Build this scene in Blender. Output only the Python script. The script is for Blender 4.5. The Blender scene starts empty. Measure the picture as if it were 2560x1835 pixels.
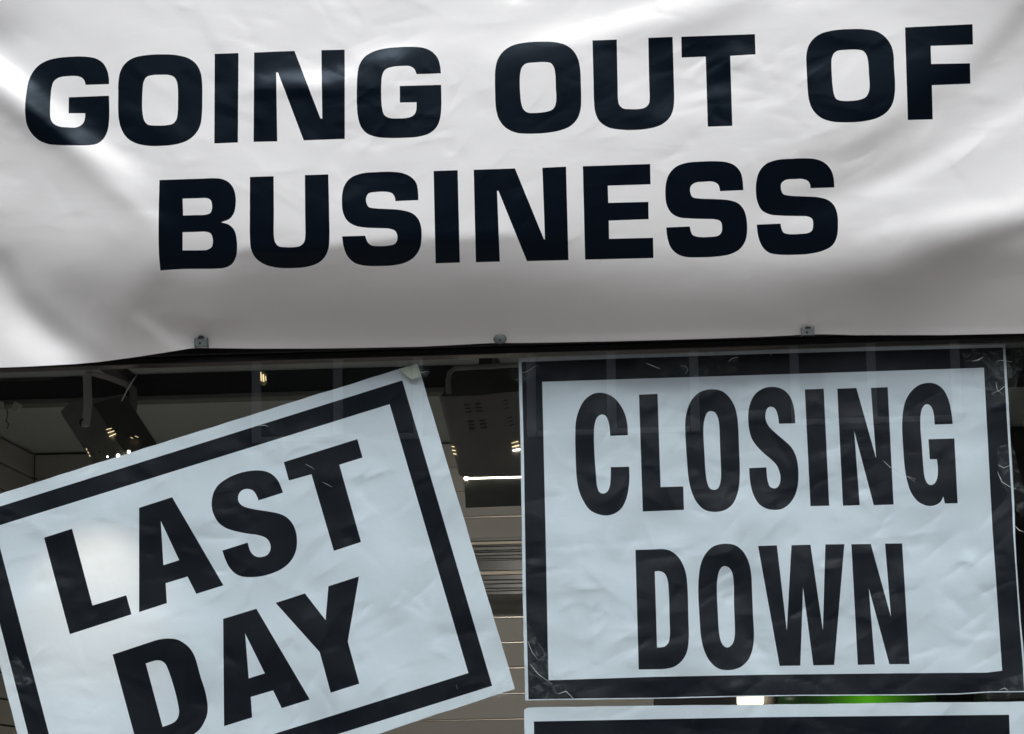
import bpy, bmesh, math, random
import numpy as np
from mathutils import Vector, Matrix, Euler
from mathutils.geometry import delaunay_2d_cdt

random.seed(7)
rng = np.random.RandomState(7)
R = math.radians
scene = bpy.context.scene
COL = scene.collection

# ------------------------------------------------------------------ camera
PW, PH, FPX = 2560.0, 1835.0, 6700.0        # photograph size and focal length in its pixels
PITCH, YAW, ROLL = R(9.6), R(4.5), R(0.95)
DIST = 6.7
CAM = np.array([DIST*math.tan(YAW), -DIST, 1.6])
fw = np.array([-math.sin(YAW)*math.cos(PITCH), math.cos(YAW)*math.cos(PITCH), math.sin(PITCH)])
rt = np.array([math.cos(YAW), math.sin(YAW), 0.0])
up = np.cross(rt, fw)
r2 = rt*math.cos(ROLL) - up*math.sin(ROLL)
u2 = up*math.cos(ROLL) + rt*math.sin(ROLL)
cam_d = bpy.data.cameras.new('camera')
cam_d.sensor_width = 36.0
cam_d.lens = 36.0*FPX/PW
cam_d.clip_start = 0.1
cam_d.clip_end = 500
cam = bpy.data.objects.new('camera', cam_d)
COL.objects.link(cam)
cam.matrix_world = Matrix(((r2[0], u2[0], -fw[0], CAM[0]), (r2[1], u2[1], -fw[1], CAM[1]),
                           (r2[2], u2[2], -fw[2], CAM[2]), (0, 0, 0, 1)))
scene.camera = cam

# ------------------------------------------------------------------ sky, sun, exposure
SUN_EL, SUN_AZ = R(52), R(-8)               # azimuth measured from straight out of the shop front, - = towards the left
world = bpy.data.worlds.new("World")
scene.world = world
world.use_nodes = True
wn = world.node_tree.nodes; wl = world.node_tree.links
bgn = wn['Background']
sky = wn.new('ShaderNodeTexSky'); sky.sky_type = 'NISHITA'; sky.sun_disc = False
sky.sun_elevation = SUN_EL
sky.sun_rotation = math.pi + SUN_AZ
sky.air_density = 1.0; sky.dust_density = 6.0; sky.ozone_density = 0.6; sky.altitude = 50
hs = wn.new('ShaderNodeHueSaturation'); hs.inputs['Saturation'].default_value = 0.5   # a thin white cloud layer
wl.new(sky.outputs['Color'], hs.inputs['Color'])
wl.new(hs.outputs['Color'], bgn.inputs['Color'])
bgn.inputs['Strength'].default_value = 0.11
sun_d = bpy.data.lights.new('sun', 'SUN'); sun_d.energy = 1.5; sun_d.angle = R(24); sun_d.color = (1.0, 0.975, 0.95)
sun = bpy.data.objects.new('sun', sun_d); COL.objects.link(sun)
sd = Vector((math.sin(SUN_AZ)*math.cos(SUN_EL), -math.cos(SUN_AZ)*math.cos(SUN_EL), math.sin(SUN_EL)))
sun.rotation_euler = sd.to_track_quat('Z', 'Y').to_euler()
sun.location = (0, -4, 12)
vs = scene.view_settings
vs.view_transform = 'Standard'; vs.look = 'None'; vs.gamma = 1.0; vs.use_curve_mapping = False
vs.exposure = 0.10
scene.render.film_transparent = False

# ------------------------------------------------------------------ helpers
def P(px, py, Y):
    """point on the plane y=Y seen at photograph pixel (px,py); arrays welcome"""
    px = np.asarray(px, float); py = np.asarray(py, float); Y = np.asarray(Y, float)
    a = (px-PW/2)/FPX; b = -(py-PH/2)/FPX
    d = fw[None, :] + a.reshape(-1, 1)*r2[None, :] + b.reshape(-1, 1)*u2[None, :]
    t = (Y.reshape(-1)-CAM[1])/d[:, 1]
    return CAM[None, :] + d*t[:, None]
def P1(px, py, Y):
    return Vector(P([px], [py], [Y])[0])

def tag(o, label=None, cat=None, group=None, kind=None):
    if label: o['label'] = label
    if cat: o['category'] = cat
    if group: o['group'] = group
    if kind: o['kind'] = kind
    return o
def empty(name, loc=(0, 0, 0), label=None, cat=None, group=None):
    o = bpy.data.objects.new(name, None); COL.objects.link(o); o.location = loc
    o.empty_display_size = 0.05
    return tag(o, label, cat, group)
def link(name, me, mat=None, parent=None, smooth=False):
    o = bpy.data.objects.new(name, me); COL.objects.link(o)
    if mat: me.materials.append(mat)
    if smooth:
        me.polygons.foreach_set('use_smooth', [True]*len(me.polygons))
    if parent:
        o.parent = parent
        o.matrix_parent_inverse = Matrix.Translation(-parent.location)
    return o
class MB:
    def __init__(s): s.bm = bmesh.new()
    def box(s, x0, x1, y0, y1, z0, z1, bev=0.0, mat=None):
        r = bmesh.ops.create_cube(s.bm, size=1.0)
        vs_ = r['verts']
        for v in vs_:
            v.co = Vector(((x0+x1)/2+v.co.x*(x1-x0), (y0+y1)/2+v.co.y*(y1-y0), (z0+z1)/2+v.co.z*(z1-z0)))
            if mat: v.co = mat @ v.co
        if bev:
            es = list({e for v in vs_ for e in v.link_edges})
            bmesh.ops.bevel(s.bm, geom=es, offset=bev, segments=2, affect='EDGES', profile=0.5)
        return s
    def prism(s, ring_a, ring_b):
        a = [s.bm.verts.new(p) for p in ring_a]; b = [s.bm.verts.new(p) for p in ring_b]
        n = len(a)
        for i in range(n):
            s.bm.faces.new((a[i], a[(i+1) % n], b[(i+1) % n], b[i]))
        s.bm.faces.new(a[::-1]); s.bm.faces.new(b)
        bmesh.ops.recalc_face_normals(s.bm, faces=s.bm.faces)
        return s
    def tube(s, pts, r, n=10, flat=1.0):
        pts = [Vector(p) for p in pts]; rings = []
        for i, p in enumerate(pts):
            d = (pts[min(i+1, len(pts)-1)]-pts[max(i-1, 0)]).normalized()
            a = d.cross(Vector((0, 1, 0)))
            if a.length < 1e-3: a = d.cross(Vector((1, 0, 0)))
            a.normalize(); b = d.cross(a).normalized()
            rr = r[i] if isinstance(r, (list, tuple)) else r
            rings.append([s.bm.verts.new(p+a*math.cos(2*math.pi*k/n)*rr+b*math.sin(2*math.pi*k/n)*rr*flat) for k in range(n)])
        for i in range(len(rings)-1):
            for k in range(n):
                s.bm.faces.new((rings[i][k], rings[i][(k+1) % n], rings[i+1][(k+1) % n], rings[i+1][k]))
        s.bm.faces.new(rings[0][::-1]); s.bm.faces.new(rings[-1])
        return s
    def build(s, name, mat, parent=None, smooth=False):
        me = bpy.data.meshes.new(name); s.bm.normal_update(); s.bm.to_mesh(me); s.bm.free()
        return link(name, me, mat, parent, smooth)

# ------------------------------------------------------------------ materials
def mat(name, col, rough=0.5, metal=0.0, spec=0.5, var=0.0, vscale=8.0, bump=0.0, bscale=40.0, emit=None, estr=0.0, stretch=(1, 1, 1), coat=0.0):
    m = bpy.data.materials.new(name); m.use_nodes = True
    n = m.node_tree.nodes; l = m.node_tree.links; b = n['Principled BSDF']
    b.inputs['Base Color'].default_value = (*col, 1); b.inputs['Roughness'].default_value = rough
    b.inputs['Metallic'].default_value = metal; b.inputs['Specular IOR Level'].default_value = spec
    if coat: b.inputs['Coat Weight'].default_value = coat; b.inputs['Coat Roughness'].default_value = 0.1
    tc = n.new('ShaderNodeTexCoord'); mp = n.new('ShaderNodeMapping'); mp.inputs['Scale'].default_value = stretch
    l.new(tc.outputs['Object'], mp.inputs['Vector'])
    if var:
        t = n.new('ShaderNodeTexNoise'); t.inputs['Scale'].default_value = vscale; t.inputs['Detail'].default_value = 6
        l.new(mp.outputs[0], t.inputs['Vector'])
        mx = n.new('ShaderNodeMix'); mx.data_type = 'RGBA'
        mx.inputs['A'].default_value = (*[c*(1-var) for c in col], 1); mx.inputs['B'].default_value = (*[min(1, c*(1+var)) for c in col], 1)
        l.new(t.outputs['Fac'], mx.inputs['Factor']); l.new(mx.outputs['Result'], b.inputs['Base Color'])
    if bump:
        t2 = n.new('ShaderNodeTexNoise'); t2.inputs['Scale'].default_value = bscale; t2.inputs['Detail'].default_value = 5
        l.new(mp.outputs[0], t2.inputs['Vector'])
        bp = n.new('ShaderNodeBump'); bp.inputs['Strength'].default_value = bump; bp.inputs['Distance'].default_value = 0.002
        l.new(t2.outputs['Fac'], bp.inputs['Height']); l.new(bp.outputs['Normal'], b.inputs['Normal'])
    if emit:
        b.inputs['Emission Color'].default_value = (*emit, 1); b.inputs['Emission Strength'].default_value = estr
    return m

def crinkle(m, layers):
    """adds stacked wrinkle bumps (scale, strength, distance, rotation, stretch) to a principled material"""
    n = m.node_tree.nodes; l = m.node_tree.links; b = n['Principled BSDF']
    tc = n.new('ShaderNodeTexCoord'); prev = None
    for (sc, st, dist, rot, stre, kind) in layers:
        mp = n.new('ShaderNodeMapping'); mp.inputs['Scale'].default_value = stre; mp.inputs['Rotation'].default_value = (0, rot, 0)
        l.new(tc.outputs['Object'], mp.inputs['Vector'])
        if kind == 'crease':
            dn = n.new('ShaderNodeTexNoise'); dn.inputs['Scale'].default_value = sc*0.7; dn.inputs['Detail'].default_value = 2
            l.new(mp.outputs[0], dn.inputs['Vector'])
            mx = n.new('ShaderNodeMix'); mx.data_type = 'RGBA'; mx.inputs['Factor'].default_value = 0.12
            l.new(mp.outputs[0], mx.inputs['A']); l.new(dn.outputs['Color'], mx.inputs['B'])
            t = n.new('ShaderNodeTexVoronoi'); t.feature = 'SMOOTH_F1'; t.inputs['Scale'].default_value = sc; t.inputs['Smoothness'].default_value = 0.25
            l.new(mx.outputs['Result'], t.inputs['Vector']); out = t.outputs['Distance']
        else:
            t = n.new('ShaderNodeTexNoise'); t.inputs['Scale'].default_value = sc; t.inputs['Detail'].default_value = 4; t.inputs['Distortion'].default_value = 0.8
            l.new(mp.outputs[0], t.inputs['Vector']); out = t.outputs['Fac']
        bp = n.new('ShaderNodeBump'); bp.inputs['Strength'].default_value = st; bp.inputs['Distance'].default_value = dist
        l.new(out, bp.inputs['Height'])
        if prev: l.new(prev.outputs['Normal'], bp.inputs['Normal'])
        prev = bp
    l.new(prev.outputs['Normal'], b.inputs['Normal'])
    return m

VINYL_LAYERS = [(4.5, 0.22, 0.006, R(35), (1, 1, 1.5), 'crease'), (14, 0.16, 0.0025, R(-35), (1, 1, 1.5), 'noise'), (2.6, 0.25, 0.012, R(-35), (0.7, 1, 1.6), 'noise')]
M_vinyl = crinkle(mat('white_vinyl', (0.755, 0.79, 0.825), 0.30, spec=0.45), VINYL_LAYERS)
M_vinyl_black = crinkle(mat('black_vinyl', (0.003, 0.0055, 0.0105), 0.25, spec=0.16), VINYL_LAYERS)
M_vinyl_black.node_tree.nodes['Principled BSDF'].inputs['Specular Tint'].default_value = (0.58, 0.78, 1.0, 1)
# <<<CAL>>>
PAPER_LAYERS = [(11, 0.35, 0.003, R(28), (1, 1, 1.3), 'crease'), (34, 0.4, 0.0014, R(-25), (0.9, 1, 1.3), 'noise')]
def paper(name, col, trans, rough, spec):
    m = crinkle(mat(name, col, rough, spec=spec), PAPER_LAYERS)
    n = m.node_tree.nodes; l = m.node_tree.links; b = n['Principled BSDF']; out = n['Material Output']
    tr = n.new('ShaderNodeBsdfTranslucent'); tr.inputs['Color'].default_value = (*[min(1, c*1.0) for c in trans], 1)
    ad = n.new('ShaderNodeAddShader')
    l.new(b.outputs[0], ad.inputs[0]); l.new(tr.outputs[0], ad.inputs[1]); l.new(ad.outputs[0], out.inputs['Surface'])
    return m
M_paper = paper('poster_paper', (0.67, 0.765, 0.85), (0.20, 0.19, 0.175), 0.55, 0.3)
M_ink = paper('poster_ink', (0.007, 0.0105, 0.018), (0.002, 0.002, 0.002), 0.5, 0.3)
M_ink2 = paper('poster_ink_deep', (0.004, 0.007, 0.013), (0.001, 0.001, 0.001), 0.5, 0.2)
M_yellow = paper('yellowed_paper', (0.56, 0.62, 0.52), (0.15, 0.15, 0.10), 0.6, 0.3)

M_frame = mat('black_aluminium', (0.008, 0.009, 0.011), 0.35, spec=0.4, bump=0.05)
M_fascia = mat('painted_fascia', (0.05, 0.05, 0.055), 0.5, var=0.2)
M_ceiling = mat('ceiling_board', (0.44, 0.475, 0.465), 0.9, var=0.08, vscale=2)
M_wall = mat('interior_wall_paint', (0.6, 0.6, 0.58), 0.8, var=0.06)
M_slat = mat('slat_board', (0.50, 0.475, 0.435), 0.6, var=0.08, vscale=3, stretch=(1, 1, 6), bump=0.05)
_n = M_slat.node_tree.nodes; _l = M_slat.node_tree.links; _oi = _n.new('ShaderNodeObjectInfo'); _hv = _n.new('ShaderNodeHueSaturation')
_mr = _n.new('ShaderNodeMapRange'); _mr.inputs['To Min'].default_value = 0.86; _mr.inputs['To Max'].default_value = 1.08
_l.new(_oi.outputs['Random'], _mr.inputs['Value']); _l.new(_mr.outputs[0], _hv.inputs['Value'])
_src = _n['Principled BSDF'].inputs['Base Color'].links[0].from_socket; _l.new(_src, _hv.inputs['Color']); _l.new(_hv.outputs[0], _n['Principled BSDF'].inputs['Base Color'])
M_groove = mat('groove_shadow_board', (0.10, 0.09, 0.08), 0.8)
M_alu = mat('brushed_aluminium_strip', (0.55, 0.50, 0.44), 0.35, metal=0.8)
M_track = mat('black_track', (0.006, 0.006, 0.007), 0.5)
M_trackedge = mat('dark_grey_track_edge', (0.12, 0.13, 0.12), 0.6)
M_lamp = mat('dark_lamp_housing', (0.24, 0.25, 0.24), 0.45, metal=0.3, var=0.2, bump=0.05)
M_lampside = mat('side_shade_and_cover', (0.07, 0.075, 0.06), 0.5, var=0.2)  # painted shade on the left lamp's side; also the dark back cover
M_lamp2 = mat('grey_lamp_housing', (0.42, 0.395, 0.39), 0.5, metal=0.2, var=0.12, vscale=20)
M_bracket = mat('lamp_bracket_metal', (0.6, 0.62, 0.6), 0.5, metal=0.2)
M_dark = mat('dark_slot', (0.006, 0.006, 0.006), 0.8)
M_glow = mat('warm_lamp_glow', (0.9, 0.8, 0.6), 0.5, emit=(1.0, 0.76, 0.44), estr=1.3)
M_glow2 = mat('bright_lamp_glow', (0.9, 0.9, 0.8), 0.5, emit=(1.0, 0.9, 0.72), estr=12.0)
M_glow3 = mat('soft_lamp_glow', (0.9, 0.85, 0.7), 0.5, emit=(1.0, 0.84, 0.58), estr=1.6)
M_green = mat('green_lit_plastic', (0.01, 0.05, 0.008), 0.4, emit=(0.09, 0.40, 0.008), estr=0.3)  # emission paints the glow on a lit green object, fading outwards
_n = M_green.node_tree.nodes; _l = M_green.node_tree.links
_tc = _n.new('ShaderNodeTexCoord'); _mp = _n.new('ShaderNodeMapping'); _gc = P1(2170, 1752, 2.13); _mp.inputs['Location'].default_value = tuple(-_gc*4.6); _mp.inputs['Scale'].default_value = (4.6, 4.6, 4.6)
_g = _n.new('ShaderNodeTexGradient'); _g.gradient_type = 'QUADRATIC_SPHERE'; _mm = _n.new('ShaderNodeMath'); _mm.operation = 'MULTIPLY_ADD'; _mm.inputs[1].default_value = 0.8; _mm.inputs[2].default_value = 0.015
_l.new(_tc.outputs['Object'], _mp.inputs[0]); _l.new(_mp.outputs[0], _g.inputs[0]); _l.new(_g.outputs['Fac'], _mm.inputs[0]); _l.new(_mm.outputs[0], _n['Principled BSDF'].inputs['Emission Strength'])
M_zinc = mat('zinc_plated_steel', (0.095, 0.115, 0.118), 0.45, metal=0.4, var=0.25, vscale=60, bump=0.2, bscale=300)
M_beige = mat('beige_shelf_edge', (0.52, 0.44, 0.34), 0.4, var=0.1)
M_greyshelf = mat('grey_shelf_edge', (0.16, 0.155, 0.14), 0.4)
M_blackshelf = mat('black_shelf', (0.01, 0.01, 0.01), 0.3)
M_pave = mat('paving_slabs', (0.215, 0.183, 0.155), 0.9, var=0.15, vscale=3)
M_road = mat('asphalt', (0.055, 0.055, 0.057), 0.9, var=0.2, vscale=20)
M_brick = mat('brown_brick', (0.045, 0.038, 0.036), 0.85, var=0.2, vscale=6)
M_white = mat('white_window_paint', (0.86, 0.88, 0.90), 0.5)
M_darkglass = mat('dark_window_glass', (0.01, 0.012, 0.014), 0.15)
M_ivory = mat('pale_plastic', (0.45, 0.46, 0.43), 0.5)

def glass_material():
    m = bpy.data.materials.new('shop_window_glass'); m.use_nodes = True
    n = m.node_tree.nodes; l = m.node_tree.links
    n.remove(n['Principled BSDF']); out = n['Material Output']
    tr = n.new('ShaderNodeBsdfTransparent'); tr.inputs['Color'].default_value = (0.955, 0.975, 0.98, 1)
    gl = n.new('ShaderNodeBsdfGlossy'); gl.inputs['Roughness'].default_value = 0.0
    gl.inputs['Color'].default_value = (1, 1, 1, 1)
    fr = n.new('ShaderNodeFresnel'); fr.inputs['IOR'].default_value = 1.5
    mx = n.new('ShaderNodeMixShader')
    ge = n.new('ShaderNodeNewGeometry'); inv = n.new('ShaderNodeMath'); inv.operation = 'MULTIPLY_ADD'    # both faces of the pane mirror, counted once at the front
    inv.inputs[1].default_value = -2.1; inv.inputs[2].default_value = 2.1
    l.new(ge.outputs['Backfacing'], inv.inputs[0])
    mu = n.new('ShaderNodeMath'); mu.operation = 'MULTIPLY'; mu.use_clamp = True
    l.new(fr.outputs[0], mu.inputs[0]); l.new(inv.outputs[0], mu.inputs[1])
    l.new(mu.outputs[0], mx.inputs[0]); l.new(tr.outputs[0], mx.inputs[1]); l.new(gl.outputs[0], mx.inputs[2])
    l.new(mx.outputs[0], out.inputs['Surface'])
    return m
M_glass = glass_material()
def tape_material():
    m = bpy.data.materials.new('clear_sticky_tape'); m.use_nodes = True
    n = m.node_tree.nodes; l = m.node_tree.links; b = n['Principled BSDF']; out = n['Material Output']
    b.inputs['Base Color'].default_value = (0.55, 0.62, 0.62, 1); b.inputs['Roughness'].default_value = 0.18
    tr = n.new('ShaderNodeBsdfTransparent'); mx = n.new('ShaderNodeMixShader')
    tc = n.new('ShaderNodeTexCoord'); t = n.new('ShaderNodeTexNoise'); t.inputs['Scale'].default_value = 38; t.inputs['Detail'].default_value = 5
    t.inputs['Distortion'].default_value = 1.5
    l.new(tc.outputs['Object'], t.inputs['Vector'])
    cr = n.new('ShaderNodeValToRGB'); cr.color_ramp.elements[0].position = 0.50; cr.color_ramp.elements[0].color = (0.02,)*3+(1,)
    cr.color_ramp.elements[1].position = 0.72; cr.color_ramp.elements[1].color = (0.15,)*3+(1,)
    l.new(t.outputs['Fac'], cr.inputs[0]); l.new(cr.outputs[0], mx.inputs[0])
    bp = n.new('ShaderNodeBump'); bp.inputs['Strength'].default_value = 1.0; bp.inputs['Distance'].default_value = 0.006
    l.new(t.outputs['Fac'], bp.inputs['Height']); l.new(bp.outputs[0], b.inputs['Normal'])
    l.new(tr.outputs[0], mx.inputs[1]); l.new(b.outputs[0], mx.inputs[2]); l.new(mx.outputs[0], out.inputs['Surface'])
    return m
M_tape = tape_material()
M_crease = mat('raised_tape_fold', (0.75, 0.80, 0.80), 0.25)

# ------------------------------------------------------------------ traced outlines (photograph pixels)
def path(s, ox=0, oy=0, sc=1.0, seg=9.0):
    pts = []; cor = []
    for t in s.split():
        c = t.endswith('*'); x, y = t.rstrip('*').split(',')
        pts.append((ox+float(x)*sc, oy+float(y)*sc)); cor.append(c)
    n = len(pts); out = []
    for i in range(n):
        p0, p1, p2, p3 = [np.array(pts[(i+k) % n]) for k in (-1, 0, 1, 2)]
        L = np.linalg.norm(p2-p1); m = max(1, int(math.ceil(L/seg)))
        if cor[i] and cor[(i+1) % n]:
            for k in range(m): out.append(tuple(p1+(p2-p1)*k/m))
            continue
        if not cor[i] and not cor[(i+1) % n]: m = max(m, 3)
        m = max(m, 2)
        if cor[i]: p0 = p1-(p2-p1)
        if cor[(i+1) % n]: p3 = p2+(p2-p1)
        d1 = max(np.linalg.norm(p1-p0), 1e-6)**.5; d2 = max(L, 1e-6)**.5; d3 = max(np.linalg.norm(p3-p2), 1e-6)**.5
        t1 = (p1-p0)/d1-(p2-p0)/(d1+d2)+(p2-p1)/d2
        t2 = (p2-p1)/d2-(p3-p1)/(d2+d3)+(p3-p2)/d3
        t1 *= d2; t2 *= d2
        for k in range(m):
            u = k/m
            out.append(tuple((2*u**3-3*u**2+1)*p1+(u**3-2*u**2+u)*t1+(-2*u**3+3*u**2)*p2+(u**3-u**2)*t2))
    return out
Z1 = (0, 80, 600/2268); Z2 = (500, 80, 700/2268); Z3 = (1200, 60, 700/2268); Z4 = (1900, 40, 660/2268)
Z5 = (360, 380, 700/2268); Z6 = (1000, 380, 700/2268); Z7 = (1600, 360, 700/2268)
def G(ch, z, *loops): return (ch, [path(s, *z) for s in loops])
BANNER = [
 G('G', Z1, "1030,493* 1030,440 1012,360 970,290 900,248 790,232 680,233 560,243 450,268 360,320 300,395 265,480 247,590 237,700 239,790 255,880 300,960 370,1025 460,1060 560,1069 700,1071 830,1070 920,1055 985,1000 1020,920 1032,820 1033,720 1030,602* 650,617* 648,768* 805,768* 802,820 780,870 720,901 640,901 560,893 505,865 478,820 473,740 478,620 487,530 510,465 560,430 640,418 735,418 780,437 802,470 808,500*"),
 G('O', Z1, "1117,600 1118,480 1135,380 1180,300 1260,245 1380,219 1530,211 1680,220 1790,252 1860,310 1898,390 1911,500 1912,640 1908,780 1893,880 1850,960 1780,1020 1680,1058 1540,1076 1400,1075 1280,1050 1200,1000 1148,920 1122,820 1116,720",
   "1344,640 1348,540 1358,470 1385,425 1440,408 1530,404 1600,407 1650,430 1674,480 1682,560 1682,660 1679,760 1666,830 1630,868 1560,882 1480,884 1400,876 1365,840 1348,770 1343,700"),
 G('I', Z2, "119,177* 312,170* 307,895* 116,903*"),
 G('N', Z2, "438,166* 765,153* 975,700* 990,703* 983,147* 1172,143* 1173,866* 840,878* 632,328* 617,328* 626,886* 434,890*"),
 G('G', Z2, "1952,335* 1945,275 1925,210 1880,160 1810,128 1720,120 1620,122 1500,133 1400,160 1330,205 1290,270 1275,350 1270,460 1270,580 1278,680 1300,760 1350,820 1430,850 1540,859 1660,857 1770,848 1860,820 1920,765 1947,690 1955,600 1955,510 1953,428* 1618,437* 1619,572* 1754,569* 1752,630 1735,670 1690,693 1600,700 1530,695 1490,668 1474,610 1468,520 1469,420 1476,350 1500,305 1560,282 1640,275 1700,277 1735,298 1755,342*"),
 G('O', Z3, "121,460 124,370 142,290 185,225 260,175 370,150 490,143 600,146 690,168 755,215 795,285 812,370 817,480 820,600 815,690 790,765 735,825 650,862 540,882 400,889 290,880 205,838 155,775 130,690 123,580",
   "322,460 326,400 340,350 375,320 440,312 520,308 575,318 600,355 611,420 614,520 618,600 612,650 590,690 540,710 450,720 390,718 355,695 335,645 326,570"),
 G('U', Z3, "911,133* 1108,126* 1115,500 1118,610 1128,655 1160,684 1210,689 1280,689 1335,678 1368,645 1374,600 1371,500 1363,112* 1560,104* 1571,500 1573,610 1565,690 1535,760 1470,815 1380,845 1250,859 1140,856 1040,838 970,790 935,720 923,620 920,500"),
 G('T', Z3, "1630,103* 2227,82* 2232,246* 2027,258* 2044,825* 1845,832* 1828,264* 1633,272*"),
 G('O', Z4, "399,420 398,340 412,270 450,205 520,153 640,122 770,112 900,114 1010,135 1085,190 1130,260 1148,340 1152,440 1160,560 1158,660 1140,750 1090,825 1010,875 900,903 760,914 620,907 525,875 460,815 425,740 410,640 404,530",
   "614,440 616,370 632,325 665,300 740,291 830,289 885,300 915,335 930,400 936,500 942,590 935,650 910,695 860,718 780,729 700,728 655,712 635,670 623,590 617,510"),
 G('F', Z4, "1246,98* 1826,70* 1830,245* 1466,257* 1471,412* 1804,406* 1808,582* 1477,595* 1484,888* 1270,894*"),
 G('B', Z5, "125,227* 480,215 560,212 630,218 690,248 727,300 743,370 742,430 730,490 695,540 625,569* 690,590 735,640 752,720 754,790 745,850 715,905 665,935 590,945 450,947 330,948 240,952 132,960* 122,840 118,700 119,500",
   "313,378* 430,375 500,373 535,385 550,420 551,450 540,490 500,508 430,511 317,514*", "313,650* 430,647 500,646 540,660 556,700 558,730 548,770 510,792 450,796 313,797*"),
 G('U', Z5, "858,202* 1050,196* 1052,500 1052,680 1062,730 1090,763 1150,771 1210,771 1265,760 1297,730 1306,680 1305,500 1303,187* 1493,181* 1500,500 1502,700 1495,780 1465,850 1410,900 1320,930 1200,941 1080,937 980,912 905,860 868,790 858,700 857,500"),
 G('S', Z5, "2222,390* 2220,320 2205,250 2160,200 2090,170 2000,160 1880,163 1770,172 1680,205 1630,260 1607,330 1603,410 1612,490 1645,555 1705,595 1790,612 1900,617 1990,622 2035,640 2052,680 2050,715 2030,745 1980,758 1900,762 1840,755 1808,725 1792,678* 1605,683* 1615,760 1645,840 1700,895 1780,920 1900,924 2020,918 2120,895 2190,850 2235,780 2248,700 2245,610 2220,540 2170,495 2080,470 1960,461 1870,456 1820,445 1800,405 1800,370 1820,335 1870,325 1960,322 2010,335 2032,370 2036,398*"),
 G('I', Z6, "272,154* 467,147* 485,896* 288,902*"),
 G('N', Z6, "597,144* 931,133* 1166,707* 1174,707* 1153,127* 1345,119* 1365,876* 1028,884* 797,314* 786,314* 809,888* 614,893*"),
 G('E', Z6, "1481,115* 2026,97* 2030,262* 1683,273* 1687,412* 2012,404* 2014,544* 1691,556* 1694,703* 2050,695* 2053,859* 1499,872*"),
 G('S', Z7, "837,374* 832,300 815,230 770,175 700,147 610,139 500,142 380,152 290,185 235,245 210,320 205,400 215,490 250,555 310,592 400,603 520,607 620,612 655,630 665,680 660,715 635,742 570,752 470,752 425,735 410,700 403,668* 212,676* 222,760 250,840 300,890 370,915 490,918 620,912 730,893 810,850 855,780 868,700 862,600 840,530 795,480 720,455 600,446 480,441 425,430 407,390 410,345 445,315 520,306 590,305 630,325 642,350 648,382*"),
 G('S', Z7, "1574,352* 1570,285 1550,215 1500,155 1430,124 1340,116 1230,119 1110,129 1020,162 965,225 943,300 938,380 950,465 985,535 1050,570 1140,580 1260,584 1360,588 1395,608 1402,650 1396,695 1370,718 1300,728 1200,729 1160,715 1145,680 1138,645* 945,653* 958,750 990,830 1040,878 1110,895 1240,898 1370,890 1480,865 1560,820 1595,750 1604,660 1597,560 1570,495 1520,452 1440,431 1320,424 1210,418 1160,405 1142,365 1145,320 1180,291 1260,284 1320,284 1360,300 1378,330 1381,358*"),
]
ZL = (0, 1200, 700/1792); ZS = (500, 1140, 280/1339); ZD = (240, 1560, 320/1892); ZY = (500, 1200, 820/2100)
SRC = (0, 0, 1.0)
LASTDAY = [
 G('L', ZL, "282,369* 461,312* 592,803* 808,738* 842,860* 447,987*"),
 G('A', ZL, "890,178* 1102,110* 1430,674* 1256,729* 1200,618* 1060,661* 1068,788* 890,846*", "1029,262* 1147,513* 1046,545*"),
 G('S', ZS, "992,438* 965,360 930,290 870,225 790,185 690,172 580,180 450,212 330,265 220,345 165,430 141,530 145,640 180,735 240,815 330,870 450,905 580,930 690,945 780,975 825,1020 845,1085 835,1140 800,1185 740,1207 690,1207 640,1185 600,1135 571,1035* 267,1130* 300,1230 350,1330 420,1405 500,1440 600,1449 720,1440 870,1400 1000,1335 1090,1250 1145,1140 1160,1030 1150,920 1110,815 1040,735 950,690 830,665 700,645 580,622 500,590 460,540 455,490 480,430 530,398 590,396 640,420 675,470 700,531*"),
 G('T', SRC, "709.5,1155.2* 893.3,1097.8* 906.4,1143.8* 848.3,1161.9* 902.6,1355* 834.6,1377.3* 778.7,1185.7* 722.2,1201.3*"),
 G('D', ZD, "245,452* 600,334 800,268 900,237 1000,218 1100,215 1200,230 1290,275 1380,350 1440,440 1480,540 1540,760 1610,980 1640,1120 1652,1240 1640,1350 1600,1450 1530,1560 1450,1626 1320,1700 1150,1760 900,1830 640,1910*",
   "735,583* 850,548 910,538 975,550 1025,590 1060,660 1110,800 1170,1000 1215,1200 1228,1300 1215,1370 1180,1430 1110,1475 985,1520*"),
 G('A', ZY, "148,889* 361,824* 703,1405* 523,1461* 468,1347* 325,1389* 334,1520* 154,1576*", "289,983* 415,1238* 312,1270*"),
 G('Y', ZY, "484,787* 672,726* 804,897* 822,680* 1018,617* 946,1034* 1020,1304* 837,1362* 766,1102*"),
]
ZC = (1280, 840, 680/2211); ZR = (1900, 820, 660/2146); ZCS = (1840, 940, 200/903); ZDO = (1280, 1320, 680/2147); ZW = (1880, 1340, 260/1174); ZN = (1900, 1300, 660/2006)
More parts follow.
